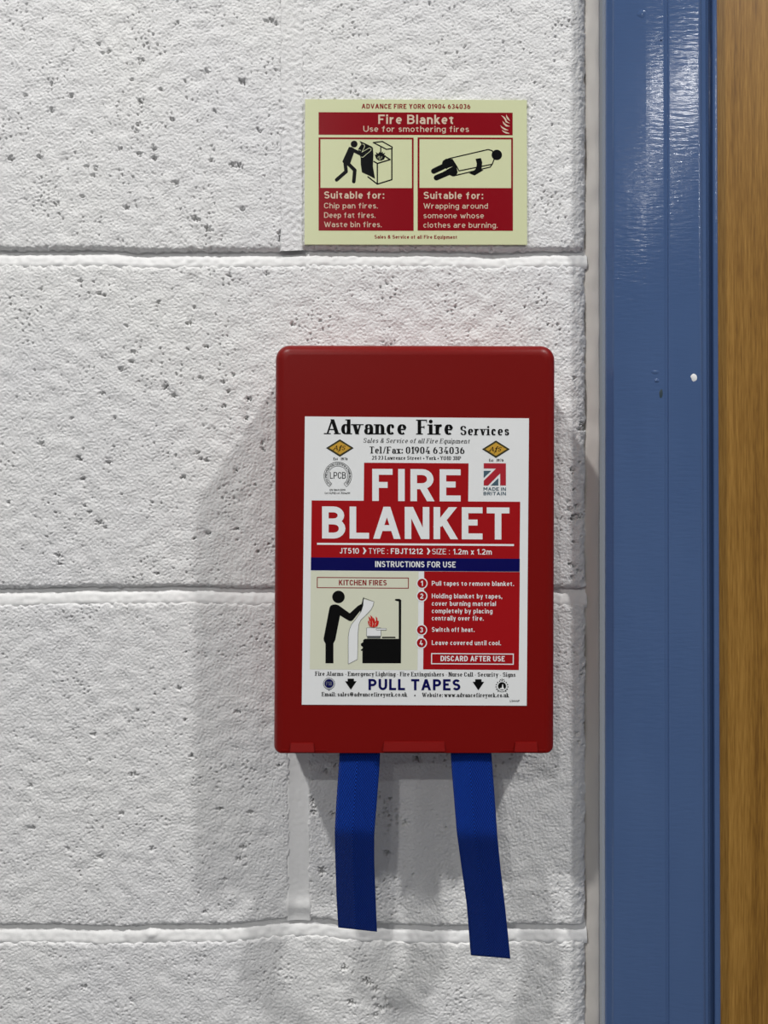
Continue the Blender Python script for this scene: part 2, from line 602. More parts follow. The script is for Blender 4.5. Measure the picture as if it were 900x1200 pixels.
# rest of the room
link('floor', box_mesh('floor', ROOM_X0, ROOM_Y0, -0.05, ROOM_X1, 0.1, 0, M_FLOOR), kind='structure')
link('ceiling', box_mesh('ceiling', ROOM_X0, ROOM_Y0, CEIL, ROOM_X1, 0.1, CEIL + 0.05, M_CEIL), kind='structure')
link('wall_left', box_mesh('wall_left', ROOM_X0 - 0.1, ROOM_Y0, 0, ROOM_X0, 0.1, CEIL, M_ROOM), kind='structure')
link('wall_right', box_mesh('wall_right', ROOM_X1, ROOM_Y0, 0, ROOM_X1 + 0.1, 0.1, CEIL, M_ROOM), kind='structure')
link('wall_front', box_mesh('wall_front', ROOM_X0 - 0.1, ROOM_Y0 - 0.1, 0, ROOM_X1 + 0.1, ROOM_Y0, CEIL, M_ROOM), kind='structure')

# ------------------------------------------------------------------ downlights
for (lx, ly, watts, lab) in LAMPS:
    t = thing('ceiling_light', 'round white recessed ' + lab, 'light', (lx, ly, CEIL))
    vs, fs = [], []
    n = 40
    for (r, z) in ((0.098, 0.0), (0.096, -0.006), (0.080, -0.009), (0.078, 0.0)):
        for k in range(n):
            a = 2 * math.pi * k / n
            vs.append((lx + r * math.cos(a), ly + r * math.sin(a), CEIL + z))
    for j in range(3):
        for k in range(n):
            fs.append((j * n + k, j * n + (k + 1) % n, (j + 1) * n + (k + 1) % n, (j + 1) * n + k))
    link('bezel', mesh('bezel', vs, fs, M_STEEL, True), t)
    vs = [(lx + 0.078 * math.cos(2 * math.pi * k / n), ly + 0.078 * math.sin(2 * math.pi * k / n), CEIL - 0.003) for k in range(n)]
    link('diffuser', mesh('diffuser', vs, [tuple(range(n))[::-1]], M_GLOW), t)
    L = bpy.data.lights.new('lamp', 'AREA')
    L.shape = 'DISK'
    L.size = 0.10
    L.energy = watts
    L.color = (1.0, 0.985, 0.965)
    lo = bpy.data.objects.new('lamp', L)
    lo.location = (0, 0, -0.012)
    lo.parent = t
    COL.objects.link(lo)

# ------------------------------------------------------------------ door frame, sealant, door
ZB, ZT = 0.0, DOOR_TOP
sec = [(701.8, 701.2, 0.006), (701.8, 701.2, -0.0005)]
x_base_t, x_base_b = 251.8, 251.2


def ext(a, b, yy):   # same real x as the base edge but standing at depth yy
    k = D / (D + yy)
    return (450 + a * k, 450 + b * k, yy)


FRAME = [(701.8, 701.2, 0.02), ext(x_base_t, x_base_b, -0.0155), ext(x_base_t + .3, x_base_b + .3, -0.0163),
         (711.2, 710.6, -0.0170), (717.6, 717.2, -0.0196), (719.2, 718.8, -0.0206), (720.4, 720, -0.0209),
         (757.0, 758.5, -0.0213), (777.2, 778.6, -0.0213), (778.8, 780.2, -0.0214), (779.6, 781.2, -0.0209),
         (781.8, 783.4, -0.0208), (783.2, 784.6, -0.0215), (784.6, 786, -0.0214),
         (818.0, 823.0, -0.0216), (819.3, 824.4, -0.0218), (820.6, 825.6, -0.0212), (821.6, 826.5, -0.0196),
         (826.2, 829.4, -0.0188), (827.2, 830.4, -0.0176), (828.6, 831.2, -0.0120), (833.6, 836.4, -0.0116),
         (834.4, 837.2, -0.0130), (835.6, 838.2, -0.0142), (839.2, 843.6, -0.0144), (840.0, 844.4, -0.0138),
         (840.4, 844.8, -0.0045), (840.4, 844.8, 0.02)]
frame = link('trim_1', None, kind='structure')
frame.location = (px(770, 0)[0], -0.01, 0)
frame['label'] = 'blue gloss painted door frame beside the block wall'
bpy.context.view_layer.update()
fj = link('jamb', prism('jamb', FRAME, M_BLUE, ZB, ZT), frame)
# right jamb and head of the same frame, beyond the photograph
jw = (px(841, 0, -0.0144)[0] - px(701.5, 0)[0])
link('jamb', box_mesh('jamb', DOOR_X1 - jw + 0.008, -0.0213, 0, DOOR_X1 + 0.002, 0.02, ZT - 0.0, M_BLUE, 0.0012), frame)
link('head', box_mesh('head', px(701.5, 0)[0] - 0.004, -0.0213, ZT, DOOR_X1 + 0.002, 0.02, ZT + 0.075, M_BLUE, 0.0012), frame)


def blob(name, cx, cy, r, yy, t, mat, parent, seed, n=11, label=None, asp=1.0):
    rd = random.Random(seed)
    c = px(cx, cy, yy)
    k = (D + yy) / F
    vs = [(c[0], yy - t, c[2])]
    ring = [r * (0.8 + 0.4 * rd.random()) for _ in range(n)]
    for s, dy in ((0.6, -t * 0.8), (1.0, 0.0)):
        for i in range(n):
            a = 2 * math.pi * i / n
            vs.append((c[0] + math.cos(a) * ring[i] * s * k, yy + dy, c[2] + math.sin(a) * ring[i] * s * k * asp))
    fs = [(0, 1 + (i + 1) % n, 1 + i) for i in range(n)]
    fs += [(1 + i, 1 + (i + 1) % n, 1 + n + (i + 1) % n, 1 + n + i) for i in range(n)]
    return link(name, mesh(name, vs, fs, mat, True), parent, label)


blob('paint_chip', 813, 442.6, 4.3, -0.0214, 0.0005, M_FLAKE, frame, 5, label='white chip where the blue paint has flaked off', asp=1.15)
blob('paint_blister', 767.5, 436, 4.6, -0.0213, 0.0003, M_BLUE, frame, 2, asp=0.6)
blob('paint_blister', 769.5, 446, 3.2, -0.0213, 0.0004, M_BLUE, frame, 3, asp=0.8)
blob('paint_blister', 752, 16, 5, -0.0213, 0.0003, M_BLUE, frame, 8)
blob('paint_blister', 774.8, 46.5, 2.0, -0.0213, 0.0004, M_BLUE, frame, 9)
blob('paint_drip', 774.5, 461, 2.2, -0.0213, 0.0002, plain('dark_green_scuff', (44, 62, 72), 0.5), frame, 12, asp=2.4)

# sealant bead between the blocks and the frame
cz = np.arange(0, DOOR_TOP, 0.002)
t = np.linspace(0, 1, 9)
xa = px(687.8, 0)[0]
xb = px(702.6, 0)[0]
CX, CZZ = np.meshgrid(xa + (xb - xa) * t, cz)
CY = np.repeat((0.0034 - 0.0036 * np.sin(np.clip(t * 1.05, 0, 1) * math.pi / 2) ** 0.8)[None, :], len(cz), 0)
CY = CY + 0.00018 * bandnoise(len(cz), len(t), 0.002, 0.03, 0.8)
CXX = CX + (0.0006 * np.sin(CZZ * 37) + 0.0005 * np.sin(CZZ * 113)) * (1 - t)[None, :]
link('trim_2', grid_mesh('sealant', np.stack([CXX, CY, CZZ], -1), M_CAULK, 0.02), kind='structure')
bpy.data.objects['trim_2']['label'] = 'cream sealant bead between white blocks and blue frame'

# oak door leaf
dx0 = px(839.5, 0, -0.004)[0]
dx1 = DOOR_X1 - 0.045
xl = px(887.5, 0, -0.004)[0]
door = link('door_1', box_mesh('door', xl, -0.0045, 0.006, dx1, 0.035, ZT, M_OAK), kind='structure')
door['label'] = 'oak veneered door leaf in the blue frame'
link('lipping', box_mesh('lipping', dx0 - 0.004, -0.0045, 0.006, xl, 0.035, ZT, M_OAK), door)

# ------------------------------------------------------------------ lettering: strokes laid flat on a plane
def arc(cx, cy, rx, ry, a0, a1, n=None):
    n = n or max(4, int(abs(a1 - a0) / 18))
    return [(cx + rx * math.cos(math.radians(a0 + (a1 - a0) * i / n)), cy + ry * math.sin(math.radians(a0 + (a1 - a0) * i / n))) for i in range(n + 1)]


O_ = arc(.5, .5, .5, .5, 90, 450)
OC = arc(.5, .68, .5, .32, 0, 180) + arc(.5, .32, .5, .32, 180, 360) + [(1, .68)]
G = {  # glyph: (width, is_capital, strokes)   y 0..1 body, 1..2 ascender, -1..0 descender
 'A': (.84, 1, [[(0, 0), (.5, 1)], [(.5, 1), (1, 0)], [(.24, .3), (.76, .3)]]),
 'B': (.72, 1, [[(0, 0), (0, 1)], [(0, 1), (.5, 1)] + arc(.5, .77, .43, .23, 90, -90) + [(0, .54)], [(0, .54), (.5, .54)] + arc(.5, .27, .5, .27, 90, -90) + [(0, 0)]]),
 'C': (.70, 1, [arc(.5, .68, .5, .32, 15, 180) + arc(.5, .32, .5, .32, 180, 345)]),
 'D': (.74, 1, [[(0, 0), (0, 1)], [(0, 1), (.42, 1)] + arc(.42, .64, .58, .36, 90, 0) + arc(.42, .36, .58, .36, 0, -90) + [(0, 0)]]),
 'E': (.64, 1, [[(0, 0), (0, 1)], [(0, 1), (1, 1)], [(0, .53), (.88, .53)], [(0, 0), (1, 0)]]),
 'F': (.62, 1, [[(0, 0), (0, 1)], [(0, 1), (1, 1)], [(0, .5), (.88, .5)]]),
 'G': (.74, 1, [arc(.5, .68, .5, .32, 20, 180) + arc(.5, .32, .5, .32, 180, 360) + [(1, .5)], [(.6, .5), (1, .5)]]),
 'H': (.74, 1, [[(0, 0), (0, 1)], [(1, 0), (1, 1)], [(0, .52), (1, .52)]]),
 'I': (.0, 1, [[(0, 0), (0, 1)]]),
 'J': (.5, 1, [[(1, 1), (1, .3)] + arc(.5, .3, .5, .3, 0, -160)]),
 'K': (.74, 1, [[(0, 0), (0, 1)], [(0.02, .36), (.92, 1)], [(.36, .6), (1, 0)]]),
 'L': (.60, 1, [[(0, 0), (0, 1)], [(0, 0), (1, 0)]]),
 'M': (.90, 1, [[(0, 0), (0, 1)], [(1, 0), (1, 1)], [(.07, 1), (.5, .25)], [(.5, .25), (.93, 1)]]),
 'N': (.76, 1, [[(0, 0), (0, 1)], [(1, 0), (1, 1)], [(.08, 1), (.92, 0)]]),
 'O': (.76, 1, [OC]),
 'P': (.70, 1, [[(0, 0), (0, 1)], [(0, 1), (.5, 1)] + arc(.5, .72, .5, .28, 90, -90) + [(0, .44)]]),
 'Q': (.76, 1, [OC, [(.6, .25), (1, -.05)]]),
 'R': (.72, 1, [[(0, 0), (0, 1)], [(0, 1), (.5, 1)] + arc(.5, .73, .47, .27, 90, -90) + [(0, .46)], [(.5, .46), (1, 0)]]),
 'S': (.68, 1, [arc(.5, .76, .48, .24, 25, 270) + arc(.5, .26, .5, .26, 90, -155)[1:]]),
 'T': (.70, 1, [[(.5, 0), (.5, 1)], [(0, 1), (1, 1)]]),
 'U': (.74, 1, [[(0, 1), (0, .35)] + arc(.5, .35, .5, .35, 180, 360) + [(1, 1)]]),
 'V': (.78, 1, [[(0, 1), (.5, 0)], [(.5, 0), (1, 1)]]),
 'W': (1.1, 1, [[(0, 1), (.27, 0)], [(.27, 0), (.5, .95)], [(.5, .95), (.73, 0)], [(.73, 0), (1, 1)]]),
 'X': (.74, 1, [[(0, 0), (1, 1)], [(0, 1), (1, 0)]]),
 'Y': (.76, 1, [[(0, 1), (.5, .45)], [(1, 1), (.5, .45)], [(.5, .5), (.5, 0)]]),
 'Z': (.66, 1, [[(0, 1), (1, 1)], [(1, 1), (0, 0)], [(0, 0), (1, 0)]]),
 '0': (.66, 1, [OC]),
 '1': (.36, 1, [[(1, 0), (1, 1)], [(1, 1), (0, .72)]]),
 '2': (.64, 1, [arc(.5, .7, .48, .3, 165, -30) + [(0, 0)], [(0, 0), (1, 0)]]),
 '3': (.64, 1, [arc(.48, .76, .46, .24, 155, -90), arc(.48, .26, .5, .26, 90, -155)]),
 '4': (.68, 1, [[(.55, 1), (0, .25)], [(0, .25), (1, .25)], [(.75, .5), (.75, 0)]]),
 '5': (.64, 1, [[(.9, 1), (.1, 1)], [(.1, 1), (.06, .5)], [(.06, .52)] + arc(.48, .32, .5, .32, 115, -155)]),
 '6': (.66, 1, [arc(.5, .32, .5, .32, 90, 450), arc(.82, .34, .82, .66, 178, 105)]),
 '7': (.62, 1, [[(0, 1), (1, 1)], [(1, 1), (.35, 0)]]),
 '8': (.66, 1, [arc(.5, .76, .44, .24, 90, 450), arc(.5, .26, .5, .26, 90, 450)]),
 '9': (.66, 1, [arc(.5, .68, .5, .32, 90, 450), arc(.18, .66, .82, .66, -2, -75)]),
 'a': (.56, 0, [arc(.5, .66, .48, .34, 155, 0) + [(1, 0)], [(1, .58), (.45, .58)] + arc(.4, .29, .4, .29, 90, 270) + [(.55, .0), (1, .2)]]),
 'b': (.58, 0, [[(0, 0), (0, 2)], O_]),
 'c': (.54, 0, [arc(.5, .5, .5, .5, 42, 318)]),
 'd': (.58, 0, [[(1, 0), (1, 2)], O_]),
 'e': (.58, 0, [[(0.04, .5), (1, .5)] + arc(.5, .5, .5, .5, 0, 312)]),
 'f': (.50, 0, [[(.38, 0), (.38, 1.5)] + arc(.85, 1.5, .47, .5, 180, 95), [(0, 1), (.95, 1)]]),
 'g': (.58, 0, [O_, [(1, 1), (1, -.4)] + arc(.5, -.4, .5, .6, 0, -150)]),
 'h': (.56, 0, [[(0, 0), (0, 2)], arc(.5, .6, .5, .4, 180, 0) + [(1, 0)]]),
 'i': (.0, 0, [[(0, 0), (0, 1)], 'dot2']),
 'j': (.2, 0, [[(1, 1), (1, -.6)] + arc(.3, -.6, .7, .4, 0, -100), 'dot2']),
 'k': (.56, 0, [[(0, 0), (0, 2)], [(0.03, .35), (.9, 1)], [(.33, .55), (1, 0)]]),
 'l': (.0, 0, [[(0, 0), (0, 2)]]),
 'm': (.90, 0, [[(0, 0), (0, 1)], arc(.25, .62, .25, .38, 180, 0) + [(.5, 0)], arc(.75, .62, .25, .38, 180, 0) + [(1, 0)]]),
 'n': (.56, 0, [[(0, 0), (0, 1)], arc(.5, .6, .5, .4, 180, 0) + [(1, 0)]]),
 'o': (.58, 0, [O_]),
 'p': (.58, 0, [[(0, -1), (0, 1)], O_]),
 'q': (.58, 0, [[(1, -1), (1, 1)], O_]),
 'r': (.46, 0, [[(0, 0), (0, 1)], arc(.9, .35, .9, .65, 170, 85)]),
 's': (.50, 0, [arc(.5, .76, .46, .24, 30, 270) + arc(.5, .26, .5, .26, 90, -150)[1:]]),
 't': (.50, 0, [[(.38, 1.55), (.38, .3)] + arc(.8, .3, .42, .3, 180, 280), [(0, 1), (.95, 1)]]),
 'u': (.56, 0, [[(0, 1), (0, .4)] + arc(.5, .4, .5, .4, 180, 360), [(1, 0), (1, 1)]]),
 'v': (.58, 0, [[(0, 1), (.5, 0)], [(.5, 0), (1, 1)]]),
 'w': (.84, 0, [[(0, 1), (.26, 0)], [(.26, 0), (.5, .95)], [(.5, .95), (.74, 0)], [(.74, 0), (1, 1)]]),
 'x': (.54, 0, [[(0, 0), (1, 1)], [(0, 1), (1, 0)]]),
 'y': (.58, 0, [[(0, 1), (.52, 0)], [(1, 1), (.3, -1)]]),
 'z': (.50, 0, [[(0, 1), (1, 1)], [(1, 1), (0, 0)], [(0, 0), (1, 0)]]),
 '-': (.26, 0, [[(0, .5), (1, .5)]]),
 '/': (.46, 1, [[(0, 0), (1, 1)]]),
 '&': (.76, 1, [arc(.42, .78, .26, .22, -60, 240)[:] + [(1, 0)], [(.56, .58)] + arc(.4, .27, .4, .27, 110, 330) + [(.95, .45)]]),
 '@': (.95, 1, [arc(.5, .5, .5, .5, 30, 330), arc(.5, .5, .2, .22, 90, 450), [(.72, .72), (.72, .3), (.95, .4), (1, .6)]]),
 '.': (.0, 0, ['dot0']), ',': (.0, 0, ['dot0', 'tail']), ':': (.0, 0, ['dot0', 'dot1']), '*': (.3, 0, ['bullet']),
 '>': (.34, 1, [[(0, 1), (1, .5)], [(1, .5), (0, 0)]]),
}
SPACE = .36


class Print:
    """flat print on a plane at depth yy, given in photo pixels of that plane"""
    def __init__(s, yy):
        s.yy = yy
        s.v, s.f = [], []

    def poly(s, pts):
        b = len(s.v)
        s.v += list(pts)
        s.f.append(tuple(range(b, b + len(pts))))

    def circle(s, x, y, r, n=28, ry=None):
        s.poly([(x + r * math.cos(2 * math.pi * i / n), y + (ry or r) * math.sin(2 * math.pi * i / n)) for i in range(n)])

    def ring(s, x, y, r0, r1, a0=0, a1=360, n=40):
        for i in range(n):
            a, b = math.radians(a0 + (a1 - a0) * i / n), math.radians(a0 + (a1 - a0) * (i + 1) / n)
            s.poly([(x + r1 * math.cos(a), y - r1 * math.sin(a)), (x + r1 * math.cos(b), y - r1 * math.sin(b)),
                    (x + r0 * math.cos(b), y - r0 * math.sin(b)), (x + r0 * math.cos(a), y - r0 * math.sin(a))])

    def line(s, pts, w, cap=True, closed=False):
        if closed:
            pts = pts + [pts[0]]
        for (a, b), (c, d) in zip(pts[:-1], pts[1:]):
            L = math.hypot(c - a, d - b) or 1e-6
            nx, ny = -(d - b) / L * w / 2, (c - a) / L * w / 2
            s.poly([(a + nx, b + ny), (c + nx, d + ny), (c - nx, d - ny), (a - nx, b - ny)])
        if cap:
            for p in pts:
                s.circle(p[0], p[1], w / 2, 12)

    def taper(s, pts, ws):
        n = len(pts)
        L, R = [], []
        for i, (x, y) in enumerate(pts):
            a, b = pts[max(0, i - 1)], pts[min(n - 1, i + 1)]
            dx, dy = b[0] - a[0], b[1] - a[1]
            q = math.hypot(dx, dy) or 1
            L.append((x - dy / q * ws[i] / 2, y + dx / q * ws[i] / 2))
            R.append((x + dy / q * ws[i] / 2, y - dx / q * ws[i] / 2))
        for i in range(n - 1):
            s.poly([L[i], L[i + 1], R[i + 1], R[i]])

    def rect(s, x0, y0, x1, y1, sx=0.0, sy=0.0):
        h = y1 - y0
        w = x1 - x0
        h -= sy * w
        w += sx * h
        s.poly([(x0, y0), (x0 + w, y0 + sy * w), (x0 + w - sx * h, y0 + h + sy * w), (x0 - sx * h, y0 + h)])

    def frame(s, x0, y0, x1, y1, t, sx=0.0, sy=0.0):
        s.rect(x0, y0, x1, y0 + t + sy * (x1 - x0), sx, sy)
        s.rect(x0 - sx * (y1 - y0), y1 - t - sy * (x1 - x0), x1, y1, sx, sy)
        s.rect(x0, y0, x0 + t - sx * (y1 - y0), y1 - sy * (x1 - x0), sx, sy)
        s.rect(x1 - t + sx * (y1 - y0), y0 + sy * (x1 - x0), x1, y1, sx, sy)

    def text(s, body, x0, x1, base, cap, wt=.17, serif=False, thin=.055, xh=.73, slope=0.0, shear=0.0, gap=.14, ring=None):
        """fit a line between x0 and x1; weights in cap heights"""
        h = wt
        hy = thin if serif else wt * 0.9
        if serif:
            xh = .68
        desc = -.27
        tot = 0
        items = []
        for i, ch in enumerate(body):
            if ch == ' ':
                tot += SPACE
                continue
            w, capf, st = G[ch]
            ww = max(w * (1.12 if serif else 1.0), h) if w > 0 else h
            side = gap * (.75 if serif else 1) + (.08 if serif else 0)
            if serif and w == 0 and ch in 'Iil':
                side += .10
            items.append((ch, tot, ww))
            tot += ww + side
        last = items[-1]
        nat = last[1] + last[2]
        ext_ = .07 if serif else 0
        K = (x1 - x0) / ((nat) * cap)      # horizontal fit

        def emit(pts):
            out = []
            for (gx, gy) in pts:
                gx += shear * gy
                X = gx * cap
                if ring:
                    cx, cy, R, a0 = ring
                    a = math.radians(a0 - math.degrees((X) / R))
                    rr = R + gy * cap
                    out.append((cx + rr * math.cos(a), cy - rr * math.sin(a)))
                else:
                    out.append((x0 + X, base + slope * X - gy * cap))
            s.poly(out)

        for ch, off, ww in items:
            w, capf, strokes = G[ch]
            off *= K
            gw = h if w == 0 else max(ww * K, h * 1.1)
            top = 1.0 if capf else xh

            def my(y):
                if capf:
                    return hy / 2 + y * (1 - hy)
                if y > 1:
                    return (xh - hy / 2) + (y - 1) * (1 - xh)
                if y < 0:
                    return hy / 2 + y * (-desc)
                return hy / 2 + y * (xh - hy)

            def mx(x):
                return off + h / 2 + x * (gw - h)
            for sidx, st in enumerate(strokes):
                if isinstance(st, str):
                    cx = off + (h / 2 if w < .25 else gw / 2)
                    if ch == 'j':
                        cx = off + gw - h / 2
                    r = h * .55
                    cy = {'dot0': r, 'dot1': xh - r, 'dot2': 1.0 - r * 0.9, 'tail': -r * .8, 'bullet': .38}[st]
                    if st == 'bullet':
                        r = .17
                    if st == 'tail':
                        emit([(cx - r * .2, cy + r * 1.4), (cx + r, cy + r * 1.4), (cx, cy - r), (cx - r * .9, cy - r)])
                    elif serif or st == 'bullet':
                        emit([(cx + r * math.cos(a * .628), cy + r * math.sin(a * .628)) for a in range(10)])
                    else:
                        emit([(cx - r, cy - r), (cx + r, cy - r), (cx + r, cy + r), (cx - r, cy + r)])
                    continue
                P = [(mx(x), my(y)) for x, y in st]
                P = [q for i, q in enumerate(P) if i == 0 or math.hypot(q[0] - P[i - 1][0], q[1] - P[i - 1][1]) > 1e-4]
                st = [st[0]] + [st[-1]] * (len(P) - 1)
                n = len(P)
                dirs = []
                for i in range(n):
                    a, b = P[max(0, i - 1)], P[min(n - 1, i + 1)]
                    if st[0] == st[-1] and n > 4 and i in (0, n - 1):
                        a, b = P[n - 2], P[1]
                    dx, dy = b[0] - a[0], b[1] - a[1]
                    q = math.hypot(dx, dy) or 1
                    dirs.append((dx / q, dy / q))

                def wid(d, ch=ch):
                    if not serif:
                        return h * (1 - .1 * abs(d[0]))
                    # thick on uprights and on strokes falling to the right
                    v = abs(d[1])
                    if n == 2 and abs(d[0]) > .12 and v > .3:
                        return h * (1.0 if d[0] * d[1] < 0 else (.6 if ch in '4/127' else .46))
                    return thin + (h - thin) * v ** 1.5
                closed = (abs(P[0][0] - P[-1][0]) < 1e-6 and abs(P[0][1] - P[-1][1]) < 1e-6 and n > 4)
                straight = n == 2
                Lp, Rp = [], []
                for i in range(n):
                    x, y = P[i]
                    d = dirs[i]
                    wd = wid(d) / 2
                    end = (i == 0 or i == n - 1) and not closed
                    if end:
                        sg = -1 if i == 0 else 1
                        dd = (P[1][0] - P[0][0], P[1][1] - P[0][1]) if i == 0 else (P[-1][0] - P[-2][0], P[-1][1] - P[-2][1])
                        q = math.hypot(*dd) or 1
                        dd = (dd[0] / q, dd[1] / q)
                        if abs(dd[1]) > .45 and (straight or abs(dd[0]) < .05):
                            yy_ = st[i][1]
                            lv = yy_ in (0, 1, 2, -1)
                            e = hy / 2 if lv else 0
                            sc = e / abs(dd[1])
                            y = y + sg * dd[1] * sc
                            o = wd / abs(dd[1]) if straight else wd
                            u = 1 if dd[1] > 0 else -1
                            Lp.append((x - o * u, y)); Rp.append((x + o * u, y))
                            if serif and lv and cap > 3.2 and ch != '/' and not (capf and ch in 'MNVWAYvwxy' and 0 < st[i][0] < 1):
                                if ch in 'vwyVWY' and yy_ == 0:
                                    continue
                                ex = .11
                                z0_, z1_ = (y, y + thin) if yy_ in (0, -1) else (y - thin, y)
                                lo = -ex if not (ch in 'bdhklnmrupij' and yy_ in (1, 2)) else -ex
                                hi = ex if not (ch in 'bdhklnmrupij' and yy_ in (1, 2)) else 0
                                emit([(x - h / 2 + lo, z0_), (x + h / 2 + hi, z0_), (x + h / 2 + hi, z1_), (x - h / 2 + lo, z1_)])
                            continue
                        if abs(dd[0]) > .95:
                            x += sg * dd[0] * h / 2 * (1 if st[i][0] in (0, 1) else 0)
                            if serif and i == n - 1 and straight and ch in 'EFLTZz' and st[i][0] in (1, .88):
                                hh = .16 if st[i][1] in (0, 1) else .1
                                ya, yb = (y - thin / 2, y + hh) if st[i][1] == 0 else ((y - hh, y + thin / 2) if st[i][1] == 1 else (y - hh, y + hh))
                                emit([(x - .05, ya), (x, ya), (x, yb), (x - .05, yb)])
                        d = dd
                    else:
                        # mitre
                        if 0 < i < n - 1:
                            a = (P[i][0] - P[i - 1][0], P[i][1] - P[i - 1][1])
                            q = math.hypot(*a) or 1
                            cs = abs((a[0] * d[0] + a[1] * d[1]) / q)
                            wd = wd / max(cs, .6)
                    Lp.append((x - d[1] * wd, y + d[0] * wd))
                    Rp.append((x + d[1] * wd, y - d[0] * wd))
                for i in range(n - 1):
                    emit([Lp[i], Lp[i + 1], Rp[i + 1], Rp[i]])
                if serif and not closed and n > 4:      # ball terminals
                    for e_, who in ((0, 'CGSacsaf'), (n - 1, 'rfySsj')):
                        if ch in who and not (ch == 'a' and sidx == 1) and not (ch == 'f' and e_ == 0):
                            q = P[e_]
                            rb = h * .42
                            emit([(q[0] + rb * math.cos(a * .7854), q[1] - rb * .35 * (1 if q[1] > top * .5 else -1) + rb * math.sin(a * .7854)) for a in range(8)])

    def build(s, name, mat, parent, label=None):
        # each piece of ink a hair prouder than the last, so that none share a plane
        dy = [0.0] * len(s.v)
        for i, f in enumerate(s.f):
            for k in f:
                dy[k] = -(i % 15) * 2.4e-6
        vs = [px(x, y, s.yy + d) for (x, y), d in zip(s.v, dy)]
        me = mesh(name, vs, s.f, mat)
        return link(name, me, parent, label)


# ------------------------------------------------------------------ fire blanket case
FD = -0.049           # depth of its front face
bx = thing('fire_blanket_case', 'red plastic wall-mounted fire blanket case with two hanging blue tapes', 'fire blanket', (px(486, 0)[0], 0, px(0, 857)[2]))
bpy.context.view_layer.update()


def outline(ins, insb, yy, rt, rb):
    """outline of the case, silhouette inset by ins (sides, top) and insb (foot), in metres"""
    d0 = -0.043
    # silhouette corners measured in the photograph
    tl, tr = px(323.2, 405.0, d0), px(649.6, 405.6, d0)
    br, bl = px(648.2, 880.6, d0), px(321.2, 880.8, d0)
    cs = [(tl, 90, 1, -1, rt), (tr, 0, -1, -1, rt), (br, -90, -1, 1, rb), (bl, 180, 1, 1, rb)]
    pts = []
    for c, a0, sx, sz, r in cs:
        iz = ins if sz < 0 else insb
        x, z = c[0] + sx * ins, c[2] + sz * iz
        rr = max(r - ins * 0.7, 0.0015)
        ccx, ccz = x + sx * rr, z + sz * rr
        st = {90: 180, 0: 90, -90: 0, 180: -90}[a0]
        for i in range(9):
            a = math.radians(st - 90 * i / 8)
            pts.append((ccx + rr * math.cos(a), yy, ccz + rr * math.sin(a)))
    return pts


rings = [(0.0012, 0.0004, -0.0008), (0.0006, 0.0, -0.010), (0.0, 0.0, -0.0425)]
for i in range(1, 9):
    a = math.pi / 2 * i / 8
    rings.append((0.0068 * (1 - math.cos(a)), 0.0012 * (1 - math.cos(a)), -0.0425 - 0.0065 * math.sin(a)))
vs, fs = [], []
nr = 36
for (ins, insb, yy) in rings:
    vs += outline(ins, insb, yy, 0.0088, 0.0042)
for j in range(len(rings) - 1):
    for k in range(nr):
        fs.append((j * nr + k, j * nr + (k + 1) % nr, (j + 1) * nr + (k + 1) % nr, (j + 1) * nr + k))
b = (len(rings) - 1) * nr
fs.append(tuple(range(b, b + nr))[::-1])
fs.append(tuple(range(0, nr)))
me = mesh('housing', vs, fs, M_RED, True)
bm = bmesh.new(); bm.from_mesh(me)
bmesh.ops.recalc_face_normals(bm, faces=bm.faces)
for f in bm.faces:
    if len(f.verts) > 4:
        f.smooth = False
bm.to_mesh(me); bm.free()
housing = link('housing', me, bx)


# foot rim and its clips
def slab(name, x0, x1, y0, y1, ya, yb, par, ch=1.2, bev=0.00035, lean=0.0014, label=None):
    """clip: px box at the front depth yb, slightly splayed, running back to ya"""
    yt = yb + lean
    c = [px(x0 + ch, y0, yt), px(x1 - ch, y0, yt), px(x1, y1, yb), px(x0, y1, yb)]
    bm = bmesh.new()
    fr = [bm.verts.new(v) for v in c]
    bk = [bm.verts.new((v[0], ya, v[2])) for v in c]
    bm.faces.new(fr[::-1]); bm.faces.new(bk)
    for i in range(4):
        bm.faces.new((fr[i], fr[(i + 1) % 4], bk[(i + 1) % 4], bk[i]))
    bmesh.ops.recalc_face_normals(bm, faces=bm.faces)
    if bev:
        bmesh.ops.bevel(bm, geom=bm.edges[:], offset=bev, segments=2, affect='EDGES')
    me = bpy.data.meshes.new(name)
    bm.to_mesh(me); bm.free()
    me.materials.append(M_RED)
    return link(name, me, par, label)


slab('clip', 339.5, 368.5, 870.8, 882.0, -0.036, -0.0513, bx)
slab('clip', 448.8, 522.0, 869.3, 881.3, -0.036, -0.0513, bx)
slab('clip', 602.8, 630.6, 869.8, 881.8, -0.036, -0.0513, bx)
slab('foot_rim', 329, 384, 877.8, 881.2, -0.040, -0.0493, bx, 0.3, lean=0.0)
slab('foot_rim', 586, 640, 878.0, 881.2, -0.040, -0.0493, bx, 0.3, lean=0.0)

# label panel with its print
LY = FD - 0.00022
SX, SY = 0.0105, 0.0065
vs = [px(357.3, 488.0, LY), px(619.9, 490.2, LY), px(617.2, 827.0, LY), px(353.6, 825.8, LY)]
vs2 = [(v[0], FD + 0.0002, v[2]) for v in vs]
lab = link('label_panel', mesh('label_panel', vs + vs2, [(3, 2, 1, 0), (4, 5, 6, 7), (0, 1, 5, 4), (1, 2, 6, 5), (2, 3, 7, 6), (3, 0, 4, 7)], I_WHITE), bx,
           'white printed instruction label')
e1, e2, e3, e4 = LY - 0.00005, LY - 0.0001, LY - 0.00015, LY - 0.0002

